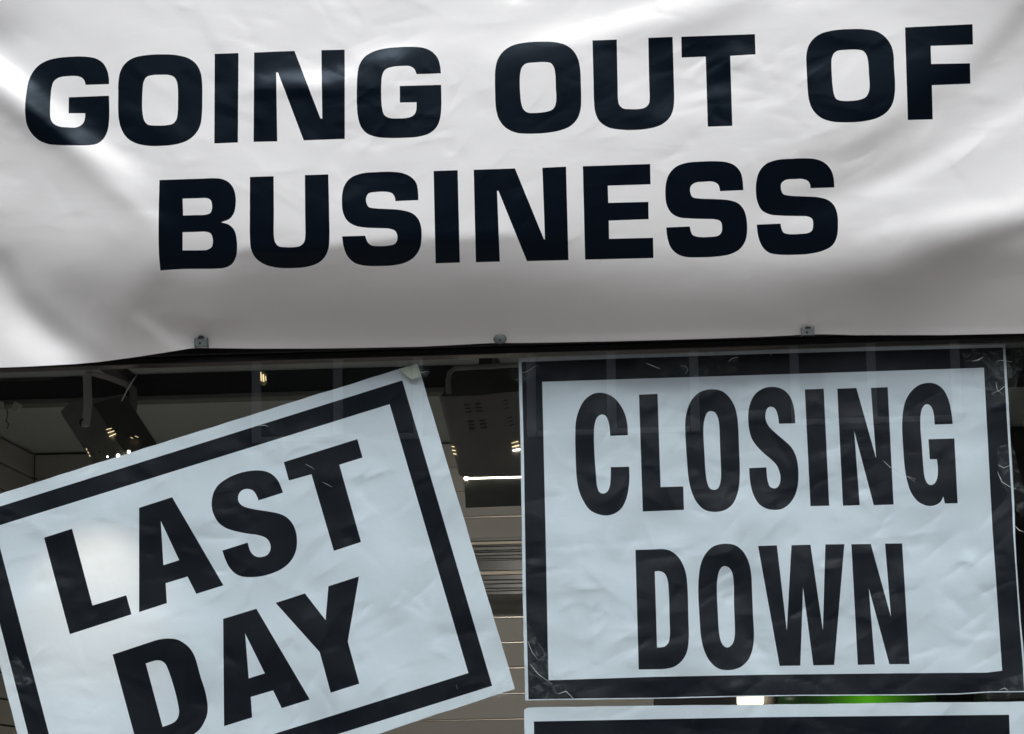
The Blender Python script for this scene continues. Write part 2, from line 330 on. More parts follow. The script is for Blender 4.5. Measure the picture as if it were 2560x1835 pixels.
CLOSING = [
 G('C', ZC, "942,806* 938,720 920,640 880,560 820,495 730,461 660,470 590,520 545,600 520,690 514,800 516,950 524,1130 540,1240 580,1340 640,1420 750,1459 830,1445 890,1400 930,1320 950,1220 955,1140 952,1062* 803,1066* 802,1150 795,1220 775,1265 742,1281 710,1268 692,1220 682,1120 670,950 666,820 670,730 690,665 725,639 760,648 785,700 795,760 798,812*"),
 G('L', ZC, "1032,477* 1183,470* 1208,1228* 1392,1223* 1398,1413* 1063,1427*"),
 G('O', ZC, "1409,800 1409,690 1425,600 1460,520 1520,460 1610,433 1700,445 1760,490 1805,560 1830,650 1840,760 1846,920 1852,1080 1848,1200 1830,1290 1790,1370 1730,1415 1640,1430 1560,1410 1500,1350 1455,1250 1432,1130 1420,980",
   "1556,800 1558,720 1570,660 1590,620 1617,610 1650,622 1675,670 1686,750 1691,900 1698,1060 1698,1160 1685,1220 1665,1245 1638,1250 1610,1240 1590,1200 1575,1120 1566,980"),
 G('S', ZCS, "668,535* 665,450 650,340 615,240 550,165 480,132 395,123 310,140 230,190 175,270 145,370 137,480 148,600 175,700 225,780 300,860 400,945 460,1010 490,1080 502,1150 492,1220 465,1258 430,1268 385,1250 362,1200 350,1130 342,1030* 148,1040* 155,1150 172,1260 205,1360 265,1450 340,1495 430,1512 520,1500 600,1445 660,1360 695,1250 705,1130 698,1000 675,900 630,810 560,740 460,655 380,580 340,510 332,440 345,380 370,352 405,348 440,368 465,420 478,480 485,538*"),
 G('I', ZR, "364,499* 518,494* 563,1445* 410,1448*"),
 G('N', ZR, "628,493* 784,488* 944,1060* 901,487* 1038,481* 1086,1435* 925,1440* 766,838* 811,1440* 674,1445*"),
 G('G', ZR, "1567,780* 1558,700 1535,590 1490,500 1430,455 1360,446 1290,465 1225,520 1180,600 1160,700 1155,800 1162,950 1175,1120 1195,1240 1230,1340 1290,1415 1370,1447 1430,1438 1470,1410 1490,1370* 1503,1427* 1607,1424* 1580,898* 1369,904* 1380,1068* 1438,1066* 1446,1150 1440,1220 1420,1262 1390,1277 1360,1262 1338,1210 1328,1130 1315,950 1304,800 1305,710 1320,650 1345,622 1370,622 1395,645 1412,700 1420,785*"),
 G('D', ZDO, "974,173* 1130,168 1190,166 1250,180 1310,225 1350,290 1375,370 1387,500 1392,700 1395,880 1380,980 1340,1050 1280,1095 1210,1112 1130,1115 1000,1117*", "1127,344* 1160,340 1200,355 1225,400 1237,500 1243,700 1245,860 1232,910 1200,938 1145,943*"),
 G('O', ZDO, "1470,500 1475,380 1492,280 1530,200 1590,145 1680,124 1760,135 1820,180 1865,260 1888,360 1895,500 1903,700 1910,850 1900,950 1865,1040 1800,1100 1710,1122 1630,1110 1560,1050 1515,960 1492,860 1480,700",
   "1618,520 1619,430 1632,350 1655,310 1680,301 1715,315 1740,360 1750,440 1752,600 1759,780 1757,860 1740,915 1705,943 1670,930 1645,880 1632,800 1624,660"),
 G('W', ZW, "68,113* 281,105* 393,1065* 445,104* 660,98* 800,1060* 828,95* 1043,92* 928,1456* 692,1460* 576,582* 546,1463* 312,1467*"),
 G('N', ZN, "694,184* 842,182* 995,735* 950,179* 1080,178* 1136,1095* 983,1096* 827,520* 873,1098* 743,1101*"),
]

# ------------------------------------------------------------------ sheets (cloth and paper with their print)
def inside(loops, x, y):
    par = np.zeros(len(x), bool)
    for lp in loops:
        a = np.array(lp); b = np.roll(a, -1, 0)
        for (x0, y0), (x1, y1) in zip(a, b):
            if y0 == y1: continue
            c = ((y0 > y) != (y1 > y)) & (x < (x1-x0)*(y-y0)/(y1-y0)+x0)
            par ^= c
    return par
def sheet(parent, outline, regions, base, step, depth):
    """regions: (name, label, loops, material); base: (name, material)"""
    verts = []; edges = []
    o = np.array(outline); x0, y0 = o.min(0); x1, y1 = o.max(0)
    nx = int((x1-x0)/step)+1; ny = int((y1-y0)/step)+1
    used = set()
    for lp in [outline]+[l for r in regions for l in r[2]]:
        s0 = len(verts); n = len(lp)
        for (x, y) in lp:
            verts.append((x, y)); used.add((round((x-x0)/step), round((y-y0)/step)))
        edges += [(s0+i, s0+(i+1) % n) for i in range(n)]
    gx, gy = np.meshgrid(np.arange(nx+1), np.arange(ny+1)); gx = gx.ravel(); gy = gy.ravel()
    px = x0+gx*step; py = y0+gy*step
    ins = inside([outline], px, py)
    for i in np.nonzero(ins)[0]:
        if (gx[i], gy[i]) not in used: verts.append((px[i], py[i]))
    vo, eo, fo, _, _, _ = delaunay_2d_cdt([Vector(v) for v in verts], edges, [], 0, 1e-4, False)
    V = np.array([(v.x, v.y) for v in vo]); F = np.array([f for f in fo if len(f) == 3])
    cen = V[F].mean(1)
    own = np.full(len(F), -2)
    own[inside([outline], cen[:, 0], cen[:, 1])] = -1
    for k, r in enumerate(regions):
        m = inside(r[2], cen[:, 0], cen[:, 1]) & (own > -2)
        own[m] = k
    W = P(V[:, 0], V[:, 1], depth(V[:, 0], V[:, 1]))
    e = 2.0
    dx = P(V[:, 0]+e, V[:, 1], depth(V[:, 0]+e, V[:, 1]))-P(V[:, 0]-e, V[:, 1], depth(V[:, 0]-e, V[:, 1]))
    dy = P(V[:, 0], V[:, 1]+e, depth(V[:, 0], V[:, 1]+e))-P(V[:, 0], V[:, 1]-e, depth(V[:, 0], V[:, 1]-e))
    N = np.cross(dx, dy); N /= np.linalg.norm(N, axis=1)[:, None]
    N[N[:, 1] > 0] *= -1
    loc = np.array(parent.location)
    for k, (name, label, material) in enumerate([(base[0], None, base[1])]+[(r[0], r[1], r[3]) for r in regions]):
        f = F[own == k-1]
        if not len(f): continue
        ids, inv = np.unique(f, return_inverse=True); f2 = inv.reshape(-1, 3)
        w = W[ids]-loc
        # face the street
        nn = np.cross(w[f2[:, 1]]-w[f2[:, 0]], w[f2[:, 2]]-w[f2[:, 0]])
        fl = nn[:, 1] > 0; f2[fl] = f2[fl][:, ::-1]
        me = bpy.data.meshes.new(name); me.from_pydata(w.tolist(), [], f2.tolist())
        me.polygons.foreach_set('use_smooth', [True]*len(f2))
        me.materials.append(material)
        me.normals_split_custom_set_from_vertices(N[ids].tolist())
        ob = bpy.data.objects.new(name, me); COL.objects.link(ob); ob.parent = parent
        if label: ob['label'] = label

def gauss_stroke(X, Y, pts, width, amp, fade=True):
    """value falling off from a polyline; amp may vary along it"""
    pts = np.array(pts, float); out = np.zeros_like(X); best = np.full_like(X, 1e9)
    amps = np.array(amp if hasattr(amp, '__len__') else [amp]*len(pts), float)
    wid = np.array(width if hasattr(width, '__len__') else [width]*len(pts), float)
    for i in range(len(pts)-1):
        a, b = pts[i], pts[i+1]; d = b-a; L2 = (d**2).sum()
        t = np.clip(((X-a[0])*d[0]+(Y-a[1])*d[1])/L2, 0, 1)
        r = np.hypot(X-a[0]-t*d[0], Y-a[1]-t*d[1])
        w = wid[i]+(wid[i+1]-wid[i])*t
        v = (amps[i]+(amps[i+1]-amps[i])*t)*np.exp(-(r/w)**2)
        k = (r/w) < best; out = np.where(k, v, out); best = np.minimum(best, r/w)
    return out

GS = 4.0
BX = np.arange(-480, 3041, GS); BY = np.arange(-480, 1001, GS)
TABLE = np.array([
 [195,212,216,218,218,218,218,222,226,222,218,222,224,220,212,200,180],
 [205,208,216,218,218,218,220,225,222,222,215,212,214,214,214,205,190],
 [215,212,214,216,218,222,224,218,216,218,214,210,212,214,212,205,195],
 [195,205,212,213,214,216,215,214,213,212,214,214,212,210,208,200,200],
 [180,195,208,212,212,212,212,212,211,210,212,212,210,204,198,196,205],
 [185,185,195,208,212,212,210,210,210,208,206,206,200,190,188,200,215],
 [195,188,190,196,208,210,210,208,206,204,200,198,190,188,205,215,220],
 [175,192,190,188,200,205,202,200,196,192,192,192,195,200,200,195,180],
 [165,172,172,170,160,160,155,158,162,165,172,178,180,175,160,125,130],
 [200,140,145,130,128,130,128,128,130,132,140,142,138,122,112,128,145],
 [205,165,128,128,118,114,112,112,114,118,122,124,118,115,130,145,150],
 [212,205,140,150,135,125,120,120,122,125,130,132,125,135,142,150,152]], float)
TABLE[9:] -= np.array([[8], [13], [9]])
TABLE[8] -= 4
def smooth_table():
    """the table on the fine grid, by cubic (Catmull-Rom) interpolation in both directions"""
    def cub(A, t):
        i = np.clip(np.floor(t).astype(int), 0, A.shape[0]-2); u = (np.clip(t, 0, A.shape[0]-1)-i)[:, None]
        g = lambda k: A[np.clip(i+k, 0, A.shape[0]-1)]
        p0, p1, p2, p3 = g(-1), g(0), g(1), g(2)
        return 0.5*((2*p1)+(-p0+p2)*u+(2*p0-5*p1+4*p2-p3)*u*u+(-p0+3*p1-3*p2+p3)*u**3)
    A = cub(TABLE, BY/80.0)
    return cub(A.T, BX/160.0).T
# tilt (degrees, + = up) at which the vinyl shows a given grey in this light
LUT_G = np.array([60, 84, 89, 97, 106, 118, 130, 143, 155, 167, 177, 186, 195, 204, 214, 223, 234, 247, 255, 300], float)
LUT_A = np.array([-60, -53, -48, -44, -40, -36, -32, -28, -24, -20, -16, -12, -8, -4, 0, 4, 8, 12, 15, 24], float)
def crease_field(X, Y, seed, n, xr, yr, amin, amax, wmin, wmax, ang):
    """short crisp ridges and dents, amplitudes in millimetres, on a regular pixel grid"""
    rs = np.random.RandomState(seed); out = np.zeros_like(X); st = X[0, 1]-X[0, 0]; x0, y0 = X[0, 0], Y[0, 0]
    for _ in range(n):
        cx, cy = rs.uniform(*xr), rs.uniform(*yr); a = ang(rs, cx); ln = rs.uniform(18, 85); w = rs.uniform(wmin, wmax)
        bend = rs.uniform(-10, 10); amp = rs.uniform(amin, amax)*rs.choice([-1, 1])*0.001
        dx_, dy_ = math.cos(a)*ln, math.sin(a)*ln; m = ln+w*4
        i0, i1 = max(0, int((cx-m-x0)/st)), int((cx+m-x0)/st)+1; j0, j1 = max(0, int((cy-m-y0)/st)), int((cy+m-y0)/st)+1
        if i1 <= i0 or j1 <= j0: continue
        xs = X[j0:j1, i0:i1]; ys = Y[j0:j1, i0:i1]
        if xs.size == 0: continue
        u = (xs-cx)*math.cos(a)+(ys-cy)*math.sin(a); v = -(xs-cx)*math.sin(a)+(ys-cy)*math.cos(a)-bend*(1-(u/ln)**2)
        side = np.where(v > 0, 1.0, rs.uniform(1.6, 3.2))
        out[j0:j1, i0:i1] += amp*np.exp(-np.sqrt((v/w/side)**2+0.08))*np.exp(-(u/ln)**2*1.6)
    return out
def banner_field():
    X, Y = np.meshgrid(BX, BY)
    L = smooth_table()
    st = lambda *a: gauss_stroke(X, Y, *a)
    # tension folds at the left
    L += st([(-300, -60), (0, 175), (90, 250), (200, 340), (300, 410), (420, 500)], [34, 32, 34, 32, 30, 36], [95, 95, 85, 60, 36, 0])
    L += st([(-300, 30), (0, 262), (120, 350), (260, 450), (390, 570)], [30, 30, 30, 30, 34], [-50, -50, -44, -36, 0])
    L += st([(0, 90), (-160, -30)], 60, [-22, -30])
    L += st([(150, 370), (300, 470), (420, 560)], 24, [0, 36, 22])
    # bright lower left flap with its dark edge
    L += st([(10, 640), (60, 740), (160, 830), (250, 885)], 28, [-38, -46, -46, -30])
    L += st([(-40, 760), (60, 830), (140, 900), (200, 960)], [46, 50, 40, 30], [20, 55, 48, 16])
    L += st([(400, 690), (370, 740)], 44, [-22, -16])
    L += st([(350, 790), (420, 850), (480, 880)], 16, [18, 44, 34])
    L += st([(430, 800), (520, 822), (640, 800)], 22, [-16, -36, 0])
    yc = np.interp(X, [560, 620, 700, 880, 1000, 1130, 1260, 1420], [640, 622, 632, 612, 598, 602, 588, 600])
    mask = np.interp(X, [540, 600, 1260, 1460], [0, 1, 1, 0])
    L += -30*mask/(1+np.exp(-np.clip((Y-yc)/3.5, -40, 40)))*np.exp(-np.clip(Y-yc, 0, 400)/70)
    L += 12*mask*np.exp(-((Y-yc+22)/20)**2)
    L += st([(480, 862), (700, 862), (1250, 850), (1900, 832), (2560, 826)], 9, 16)
    L += st([(0, 60), (-100, 0)], 46, [-24, -30])
    L += st([(210, 350), (300, 415), (370, 470)], [46, 50, 40], [26, 34, 10])
    # terminator crease under BUSINESS
    L += st([(590, 640), (700, 625), (1000, 600), (1300, 600)], 14, [-4, -4, -4, 0])
    # wrinkles above the letters
    L += st([(620, 205), (700, 190), (820, 195), (900, 185)], 22, [8, 40, 44, 10])
    L += st([(600, 245), (760, 232), (860, 240)], 14, [-12, -30, -8])
    L += st([(860, 160), (980, 130), (1100, 90)], 24, [20, 34, 0])
    L += st([(930, 215), (1010, 235), (1060, 225)], 12, [0, -10, 0])
    L += st([(1230, 130), (1450, 75), (1650, 25), (1800, -40)], 34, [16, 34, 38, 24])
    L += st([(1560, 110), (1750, 65), (1900, 10)], 30, [-16, -24, -16])
    L += st([(1780, 140), (1850, 125), (1920, 150)], 16, [0, 20, 0])
    L += st([(1700, 240), (1830, 170), (1950, 190)], 16, [8, -14, 0])
    L += st([(1900, 160), (1940, 195), (2000, 205)], 9, [10, -14, 0])
    L += st([(1650, 280), (1800, 230), (1900, 190)], 18, [14, 12, 0])
    # sweeping folds at the right
    L += st([(2080, 400), (2250, 310), (2420, 190), (2560, 40), (2700, -120)], [30, 34, 34, 34, 40], [0, -16, -24, -34, -38])
    L += st([(1820, 440), (2000, 410), (2180, 350), (2330, 270)], 30, [0, -16, -22, 0])
    L += st([(1950, 560), (2150, 500), (2330, 410), (2520, 300), (2700, 180)], 30, [0, 22, 32, 22, 16])
    L += st([(1850, 520), (2050, 465), (2230, 420), (2330, 350)], 26, [0, -15, -17, 0])
    L += st([(2150, 590), (2350, 540), (2480, 520), (2620, 470)], [20, 26, 26, 30], [14, 26, 34, 26])
    L += st([(2200, 720), (2340, 660), (2460, 595), (2560, 570), (2700, 520)], [52, 46, 34, 22, 16], [-20, -30, -38, -46, -50])
    L += st([(2020, 810), (2080, 780), (2130, 745)], 10, [16, 10, 0])
    L += st([(2000, 800), (2010, 770)], 14, [14, 0])
    # faint random wrinkles
    rs = np.random.RandomState(5)
    for _ in range(130):
        cx, cy = rs.uniform(-300, 2900), rs.uniform(-100, 560); a = rs.normal(-0.35 if cx > 900 else 0.4, 0.4); ln = rs.uniform(30, 130)
        dx_, dy_ = math.cos(a)*ln, math.sin(a)*ln
        bend = rs.uniform(-14, 14)
        L += st([(cx-dx_, cy-dy_), (cx, cy+bend), (cx+dx_, cy+dy_)], rs.uniform(7, 17), [0, rs.choice([-1, 1])*rs.uniform(4, 13), 0])
    A = np.interp(L, LUT_G, LUT_A)
    mpp = DIST/FPX*1.0
    S = np.tan(np.radians(A))*mpp               # metres of bulge gained per pixel downwards
    S[Y < -40] *= np.clip(1+(Y[Y < -40]+40)/300, 0, 1)
    # least squares surface: vertical slope S, little sideways slope
    ny, nx = S.shape
    Sx = np.concatenate([S, -S[::-1]], 0); Sx = np.concatenate([Sx, Sx[:, ::-1]], 1)
    ky = np.fft.fftfreq(2*ny, GS)*2*np.pi; kx = np.fft.fftfreq(2*nx, GS)*2*np.pi
    KX, KY = np.meshgrid(kx, ky); lam = 0.12
    D = KY**2+lam*KX**2; D[0, 0] = 1
    H = -1j*KY*np.fft.fft2(Sx)/D; H[0, 0] = 0
    h = np.real(np.fft.ifft2(H))[:ny, :nx]
    h += crease_field(X, Y, 3, 300, (-300, 2900), (-100, 600), 0.4, 1.7, 6, 14, lambda r, cx: r.normal(-0.4 if cx > 900 else 0.45, 0.45))
    for (qx, qy, aa) in ((497, 868, 1.6), (1248, 856, 0.6), (2020, 838, 1.2)):      # puckers where the hem is clamped
        for (an, ln_, am) in ((-2.75, 120, 1.0), (-2.35, 80, -0.7), (-1.75, 60, -0.8), (-1.3, 70, 0.7), (-0.8, 85, -0.8), (-0.4, 110, 0.9)):
            u = (X-qx)*math.cos(an)+(Y-qy)*math.sin(an); v = -(X-qx)*math.sin(an)+(Y-qy)*math.cos(an)
            h += aa*am*0.001*np.exp(-np.sqrt((v/(4+np.abs(u)*0.13))**2+.05))*np.exp(-np.clip(u, 0, None)/ln_)*(1/(1+np.exp(-np.clip(u/6, -30, 30))))
    h += crease_field(X, Y, 4, 26, (840, 1150), (90, 380), 0.8, 1.9, 6, 12, lambda r, cx: r.normal(-0.5, 0.6))
    h += crease_field(X, Y, 5, 26, (1720, 2080), (110, 300), 0.8, 1.9, 6, 12, lambda r, cx: r.normal(-0.2, 0.6))
    h += crease_field(X, Y, 8, 11, (0, 2560), (-60, 560), 1.0, 1.8, 8, 16, lambda r, cx: r.normal(-0.35 if cx > 900 else 0.5, 0.35))
    h += crease_field(X, Y, 6, 24, (0, 2560), (640, 830), 0.3, 0.9, 6, 12, lambda r, cx: r.normal(-0.4, 0.5))
    return h
BH = banner_field()
def bilerp(F, x, y):
    u = np.clip((x-BX[0])/GS, 0, len(BX)-1.001); v = np.clip((y-BY[0])/GS, 0, len(BY)-1.001)
    def cr(t):
        return (-.5*t+t*t-.5*t**3, 1-2.5*t*t+1.5*t**3, .5*t+2*t*t-1.5*t**3, -.5*t*t+.5*t**3)
    i = np.floor(u).astype(int); j = np.floor(v).astype(int); wx = cr(u-i); wy = cr(v-j); r = 0
    for a in range(4):
        for b in range(4):
            r = r+F[np.clip(j+b-1, 0, F.shape[0]-1), np.clip(i+a-1, 0, F.shape[1]-1)]*wx[a]*wy[b]
    return r
bot = bilerp(BH, np.linspace(0, 2560, 50), np.full(50, 850.0))
B0 = 0.045-bot.min()
def banner_depth(x, y):
    return -np.maximum(B0+bilerp(BH, x, y), 0.02)

banner = empty('banner', tuple(P1(1280, 400, -0.1)), 'wide white vinyl banner across the shop front reading GOING OUT OF BUSINESS in black capitals', 'banner')
b_out = [(-330, -250), (2900, -250), (2900, 829), (2700, 831), (2560, 833.8), (2361, 837.8), (2207, 837.8), (2140, 838), (2100, 836.8), (2056, 835.7), (2026, 836.2), (1995, 837.6), (1900, 842.4), (1741, 847.7),
         (1520, 853.8), (1320, 857.5), (1245, 857.5), (1222, 858), (1130, 863), (1044, 867), (900, 870), (790, 871.4), (640, 871.7), (540, 870.5), (497, 870), (477, 871), (440, 877), (353, 890.7),
         (300, 898), (248, 905), (190, 910), (141, 912.7), (60, 917), (0, 919), (-150, 921), (-330, 918)]
def densify(lp, seg=10.0):
    out = []
    for i in range(len(lp)):
        a = np.array(lp[i], float); b = np.array(lp[(i+1) % len(lp)], float); m = max(1, int(np.linalg.norm(b-a)/seg))
        out += [tuple(a+(b-a)*k/m) for k in range(m)]
    return out
sheet(banner, densify(b_out), [('letter', 'black printed letter '+c, l, M_vinyl_black) for c, l in BANNER], ('cloth', M_vinyl), 6.5, banner_depth)

# ------------------------------------------------------------------ banner fixings
def banner_y(x, y): return float(banner_depth(np.array([x]), np.array([y]))[0])
for (cx, cy, w, h, lab, hh) in [(502, 857, 34, 21, 'zinc cup bracket clamping the banner hem above the tilted LAST DAY poster', 14),
                            (2019.5, 830, 33, 18, 'zinc cup bracket clamping the banner hem above the CLOSING DOWN poster', 8)]:
    yb = banner_y(cx, cy-6)
    k = DIST/FPX*1.0
    c = P1(cx, cy, yb-0.010)
    e = empty('banner_bracket', tuple(c), lab, 'bracket', 'zinc brackets holding the banner')
    W2, H2 = w*k/2, h*k/2
    MB().box(-W2, W2, -0.003, 0.0, -H2, H2, 0.0012, Matrix.Translation(c)).build('front_plate', M_zinc, e)
    MB().box(-W2, -W2+0.003, 0.001, 0.026, -H2, H2+0.003, 0.0008, Matrix.Translation(c)).build('side_plate', M_zinc, e)
    MB().box(W2-0.003, W2, 0.001, 0.026, -H2, H2+0.003, 0.0008, Matrix.Translation(c)).build('side_plate', M_zinc, e)
    m = MB(); m.tube([c+Vector((0, 0.0005, H2*0.95)), c+Vector((0, 0.0005, H2*0.95+hh*k*0.25)), c+Vector((0, 0.0008, H2*0.95+hh*k*0.6))], [0.0095, 0.0088, 0.004], 14, 0.5); m.build('socket', M_dark, e)
    m = MB(); m.tube([c+Vector((-0.002, -0.0048, -0.001)), c+Vector((-0.002, -0.0028, -0.001))], [0.0022, 0.003], 10); m.build('screw', M_dark, e)
c = P1(1250, 848, banner_y(1250, 846)-0.006)
e = empty('washer', tuple(c), 'round zinc washer with a screw on the banner hem between the two brackets', 'washer')
m = MB()
rings = []
for (rr, yy) in [(0.0001, -0.0025), (0.013, -0.0025), (0.0158, -0.0018), (0.0168, 0.0), (0.0165, 0.002)]:
    rings.append([m.bm.verts.new(c+Vector((math.cos(t)*rr, yy, math.sin(t)*rr*0.74))) for t in np.linspace(0, 2*math.pi, 32, endpoint=False)])
for a, b in zip(rings, rings[1:]):
    for i in range(32): m.bm.faces.new((a[i], a[(i+1) % 32], b[(i+1) % 32], b[i]))
bmesh.ops.recalc_face_normals(m.bm, faces=m.bm.faces)
m.build('disc', M_zinc, e, True)
m = MB(); m.tube([c+Vector((0.0005, -0.0045, -0.002)), c+Vector((0.0005, -0.002, -0.002))], [0.0018, 0.0028], 10); m.build('screw', M_dark, e)

# ------------------------------------------------------------------ posters behind the glass
def noise_depth(y0, amp, seed, box, ncr, ang=-0.3, scale=190.0):
    rs = np.random.RandomState(seed); ws = []
    for k in range(26):
        s = scale*rs.uniform(0.6, 1.9); a = rs.uniform(0, 2*math.pi)
        ws.append((2*math.pi*math.cos(a)/s, 2*math.pi*math.sin(a)/s, rs.uniform(0, 6.28), amp*s/scale*rs.uniform(0.2, 1)/9))
    st_ = 4.0; xs_ = np.arange(box[0]-60, box[1]+60, st_); ys_ = np.arange(box[2]-60, box[3]+60, st_); X, Y = np.meshgrid(xs_, ys_)
    K = -crease_field(X, Y, seed, ncr, (box[0], box[1]), (box[2], box[3]), 1.1, 3.4, 5, 12, lambda r, cx: ang+r.normal(0, 0.5)+(math.pi/2 if r.rand() < 0.18 else 0))
    K -= crease_field(X, Y, seed+1, ncr//9, (box[0], box[1]), (box[2], box[3]), 1.4, 2.8, 14, 30, lambda r, cx: ang+r.normal(0, 0.6))
    def f(x, y):
        r = np.full(np.shape(x), y0, float)
        for a, b, p, m_ in ws: r += m_*np.sin(a*x+b*y+p+0.6*np.sin(0.004*x+p))
        u = np.clip((x-xs_[0])/st_, 0, len(xs_)-1.01); v = np.clip((y-ys_[0])/st_, 0, len(ys_)-1.01); i = u.astype(int); j = v.astype(int); u = u-i; v = v-j
        r += K[j, i]*(1-u)*(1-v)+K[j, i+1]*u*(1-v)+K[j+1, i]*(1-u)*v+K[j+1, i+1]*u*v
        return np.maximum(r, 0.0056)
    return f
def jitter_edge(pts, seed, amp=1.2):
    rs = np.random.RandomState(seed); d = densify(pts, 16.0); n = len(d)
    ph = rs.uniform(0, 6.28, 5)
    out = []
    for i, (x, y) in enumerate(d):
        o = sum(math.sin(i*2*math.pi*k/n*7+ph[j]) for j, k in enumerate((1, 2.0, 3.0, 5.0, 8.0)))*amp*0.25
        out.append((x+o, y+o*0.8))
    return out

pos = empty('poster', tuple(P1(1930, 1310, 0.012)), 'upright white poster reading CLOSING DOWN inside a thick black border', 'poster')
c_paper = [(1296, 895.4), (1440, 890.5), (1580, 887), (1960, 873.8), (2240, 866), (2513, 860.9), (2524.3, 1060), (2535, 1250.6), (2539.9, 1382), (2553, 1563), (2560, 1640), (2564, 1730), (2475.8, 1731),
           (2393.5, 1736), (2262, 1738.5), (2008, 1739.5), (1837, 1742), (1631, 1747), (1438, 1749), (1312.9, 1751), (1307, 1500), (1302, 1150)]
c_bout = [(1304, 905), (1600, 894.5), (1900, 885), (2200, 876.5), (2507.4, 868.5), (2518, 1060), (2530.5, 1266), (2533, 1333), (2546.5, 1530), (2557, 1662), (2560.5, 1727.5), (2475, 1728.5),
          (2393.5, 1733.5), (2262, 1736), (2008, 1737), (1837, 1739.5), (1631, 1744.5), (1438, 1746.5), (1321.2, 1748.5), (1315, 1500), (1310, 1150)]
c_bin = [(1355.4, 954.4), (1700, 943.5), (2100, 931), (2459.7, 919.3), (2481, 1320), (2505.4, 1676.7), (2466, 1681.6), (2229, 1683.3), (1900, 1687), (1640, 1692), (1371.2, 1700.7), (1364, 1330)]
def poster_regions(bout, bin_, letters, M_ink=M_ink):
    regs = [('printed_border', 'black printed border band', [densify(bout), densify(bin_)], M_ink)]
    for ch, lp in letters: regs.append(('letter', 'black printed letter '+ch, lp, M_ink))
    return regs
sheet(pos, jitter_edge(c_paper, 3, 0.6), poster_regions(c_bout, c_bin, CLOSING), ('paper_sheet', M_paper), 7.0, noise_depth(0.020, 0.0085, 11, (1290, 2570, 850, 1760), 420, -0.35))

pos2 = empty('poster', tuple(P1(560, 1500, 0.012)), 'white poster reading LAST DAY hung crooked, rising to its upper right corner', 'poster')
l_paper = [(1043.5, 908.3), (1165, 1315), (1287.6, 1722), (1240, 1738), (1090, 1786), (940.5, 1837), (520, 1971), (111.7, 2104.7), (20, 1744), (-99.5, 1265.6), (0, 1234.5), (500, 1077)]
l_bout = [(1005.7, 950.8), (1230.6, 1714.6), (127.9, 2059.5), (-70, 1288)]
l_bin = [(974, 1010.5), (1170.8, 1682.6), (164.9, 1997.6), (-13.6, 1317.1)]
sheet(pos2, jitter_edge(l_paper, 5, 0.9), poster_regions(l_bout, l_bin, LASTDAY, M_ink2), ('paper_sheet', M_paper), 7.5, noise_depth(0.021, 0.009, 23, (-60, 1290, 900, 1900), 400, -0.5))

pos3 = empty('poster', tuple(P1(1930, 2100, 0.012)), 'third poster with a black border, showing only its top edge under the CLOSING DOWN poster', 'poster')
q_paper = [(1310, 1774), (1320, 1769), (1500, 1765.5), (1900, 1761.5), (2250, 1757), (2560, 1754), (2578, 1754), (2600, 2560), (1325, 2600)]
q_bout = [(1334.5, 1803.6), (1900, 1793), (2522.8, 1786.9), (2545, 2505), (1350, 2540)]
q_bin = [(1385, 1856), (1900, 1848), (2474, 1840), (2492, 2455), (1398, 2487)]
sheet(pos3, jitter_edge(q_paper, 9, 0.8), poster_regions(q_bout, q_bin, [], M_ink2), ('paper_sheet', M_paper), 9.0, noise_depth(0.015, 0.006, 31, (1290, 2600, 1740, 1900), 60))

# yellowed glue and clear tape
def patch(name, parent, pts, Y, material, amp=0.0015, seed=0):
    rs = np.random.RandomState(seed); bm = bmesh.new(); d = densify(pts, 9.0)
    cx = sum(p[0] for p in d)/len(d); cy = sum(p[1] for p in d)/len(d)
    rings = []
    for s_ in (1.0, 0.66, 0.33):
        rings.append([bm.verts.new(P1(cx+(x-cx)*s_+rs.uniform(-1.5, 1.5), cy+(y-cy)*s_+rs.uniform(-1.5, 1.5), Y-rs.uniform(0, amp))) for x, y in d])
    cc = bm.verts.new(P1(cx, cy, Y-amp/2))
    for a, b in zip(rings, rings[1:]):
        for i in range(len(d)): bm.faces.new((a[i], a[(i+1) % len(d)], b[(i+1) % len(d)], b[i]))
    for i in range(len(d)): bm.faces.new((rings[-1][i], rings[-1][(i+1) % len(d)], cc))
    bmesh.ops.recalc_face_normals(bm, faces=bm.faces)
    m = MB(); m.bm.free(); m.bm = bm
    return m.build(name, material, parent)
# depth just in front of the sheets, behind the glass (glass back face at 0.003)
TY = 0.0050
for i, (par, pts) in enumerate([
    (pos, [(2400, 868), (2555, 858), (2558, 910), (2530, 1000), (2490, 1010), (2420, 935)]),
    (pos, [(2492, 1120), (2530, 1105), (2562, 1230), (2556, 1300), (2500, 1200)]),
    (pos, [(1312, 1540), (1345, 1600), (1400, 1690), (1440, 1750), (1330, 1758), (1305, 1640)]),
    (pos, [(1570, 893), (1760, 882), (1850, 880), (1845, 930), (1700, 945), (1600, 935)]),
    (pos, [(1276, 905), (1350, 893), (1345, 930), (1300, 960), (1272, 945)]),
    (pos, [(2450, 1715), (2570, 1680), (2575, 1745), (2460, 1748)]),
    (pos2, [(975, 893), (1050, 895), (1078, 930), (1050, 960), (1010, 935)]),
    (pos2, [(2, 1690), (40, 1640), (90, 1700), (60, 1720)]),
    (pos2, [(1195, 1720), (1290, 1700), (1295, 1735), (1230, 1755)])]):
    patch('tape', par, pts, TY, M_tape, 0.0012, i)
def folds(par, lst):
    for pts, w in lst:
        m = MB(); m.tube([P1(x, y, TY-0.0014) for x, y in pts], [w*0.0003]+[w*0.0007]*(len(pts)-2)+[w*0.0003], 6, 0.35); m.build('tape_fold', M_crease, par, True)
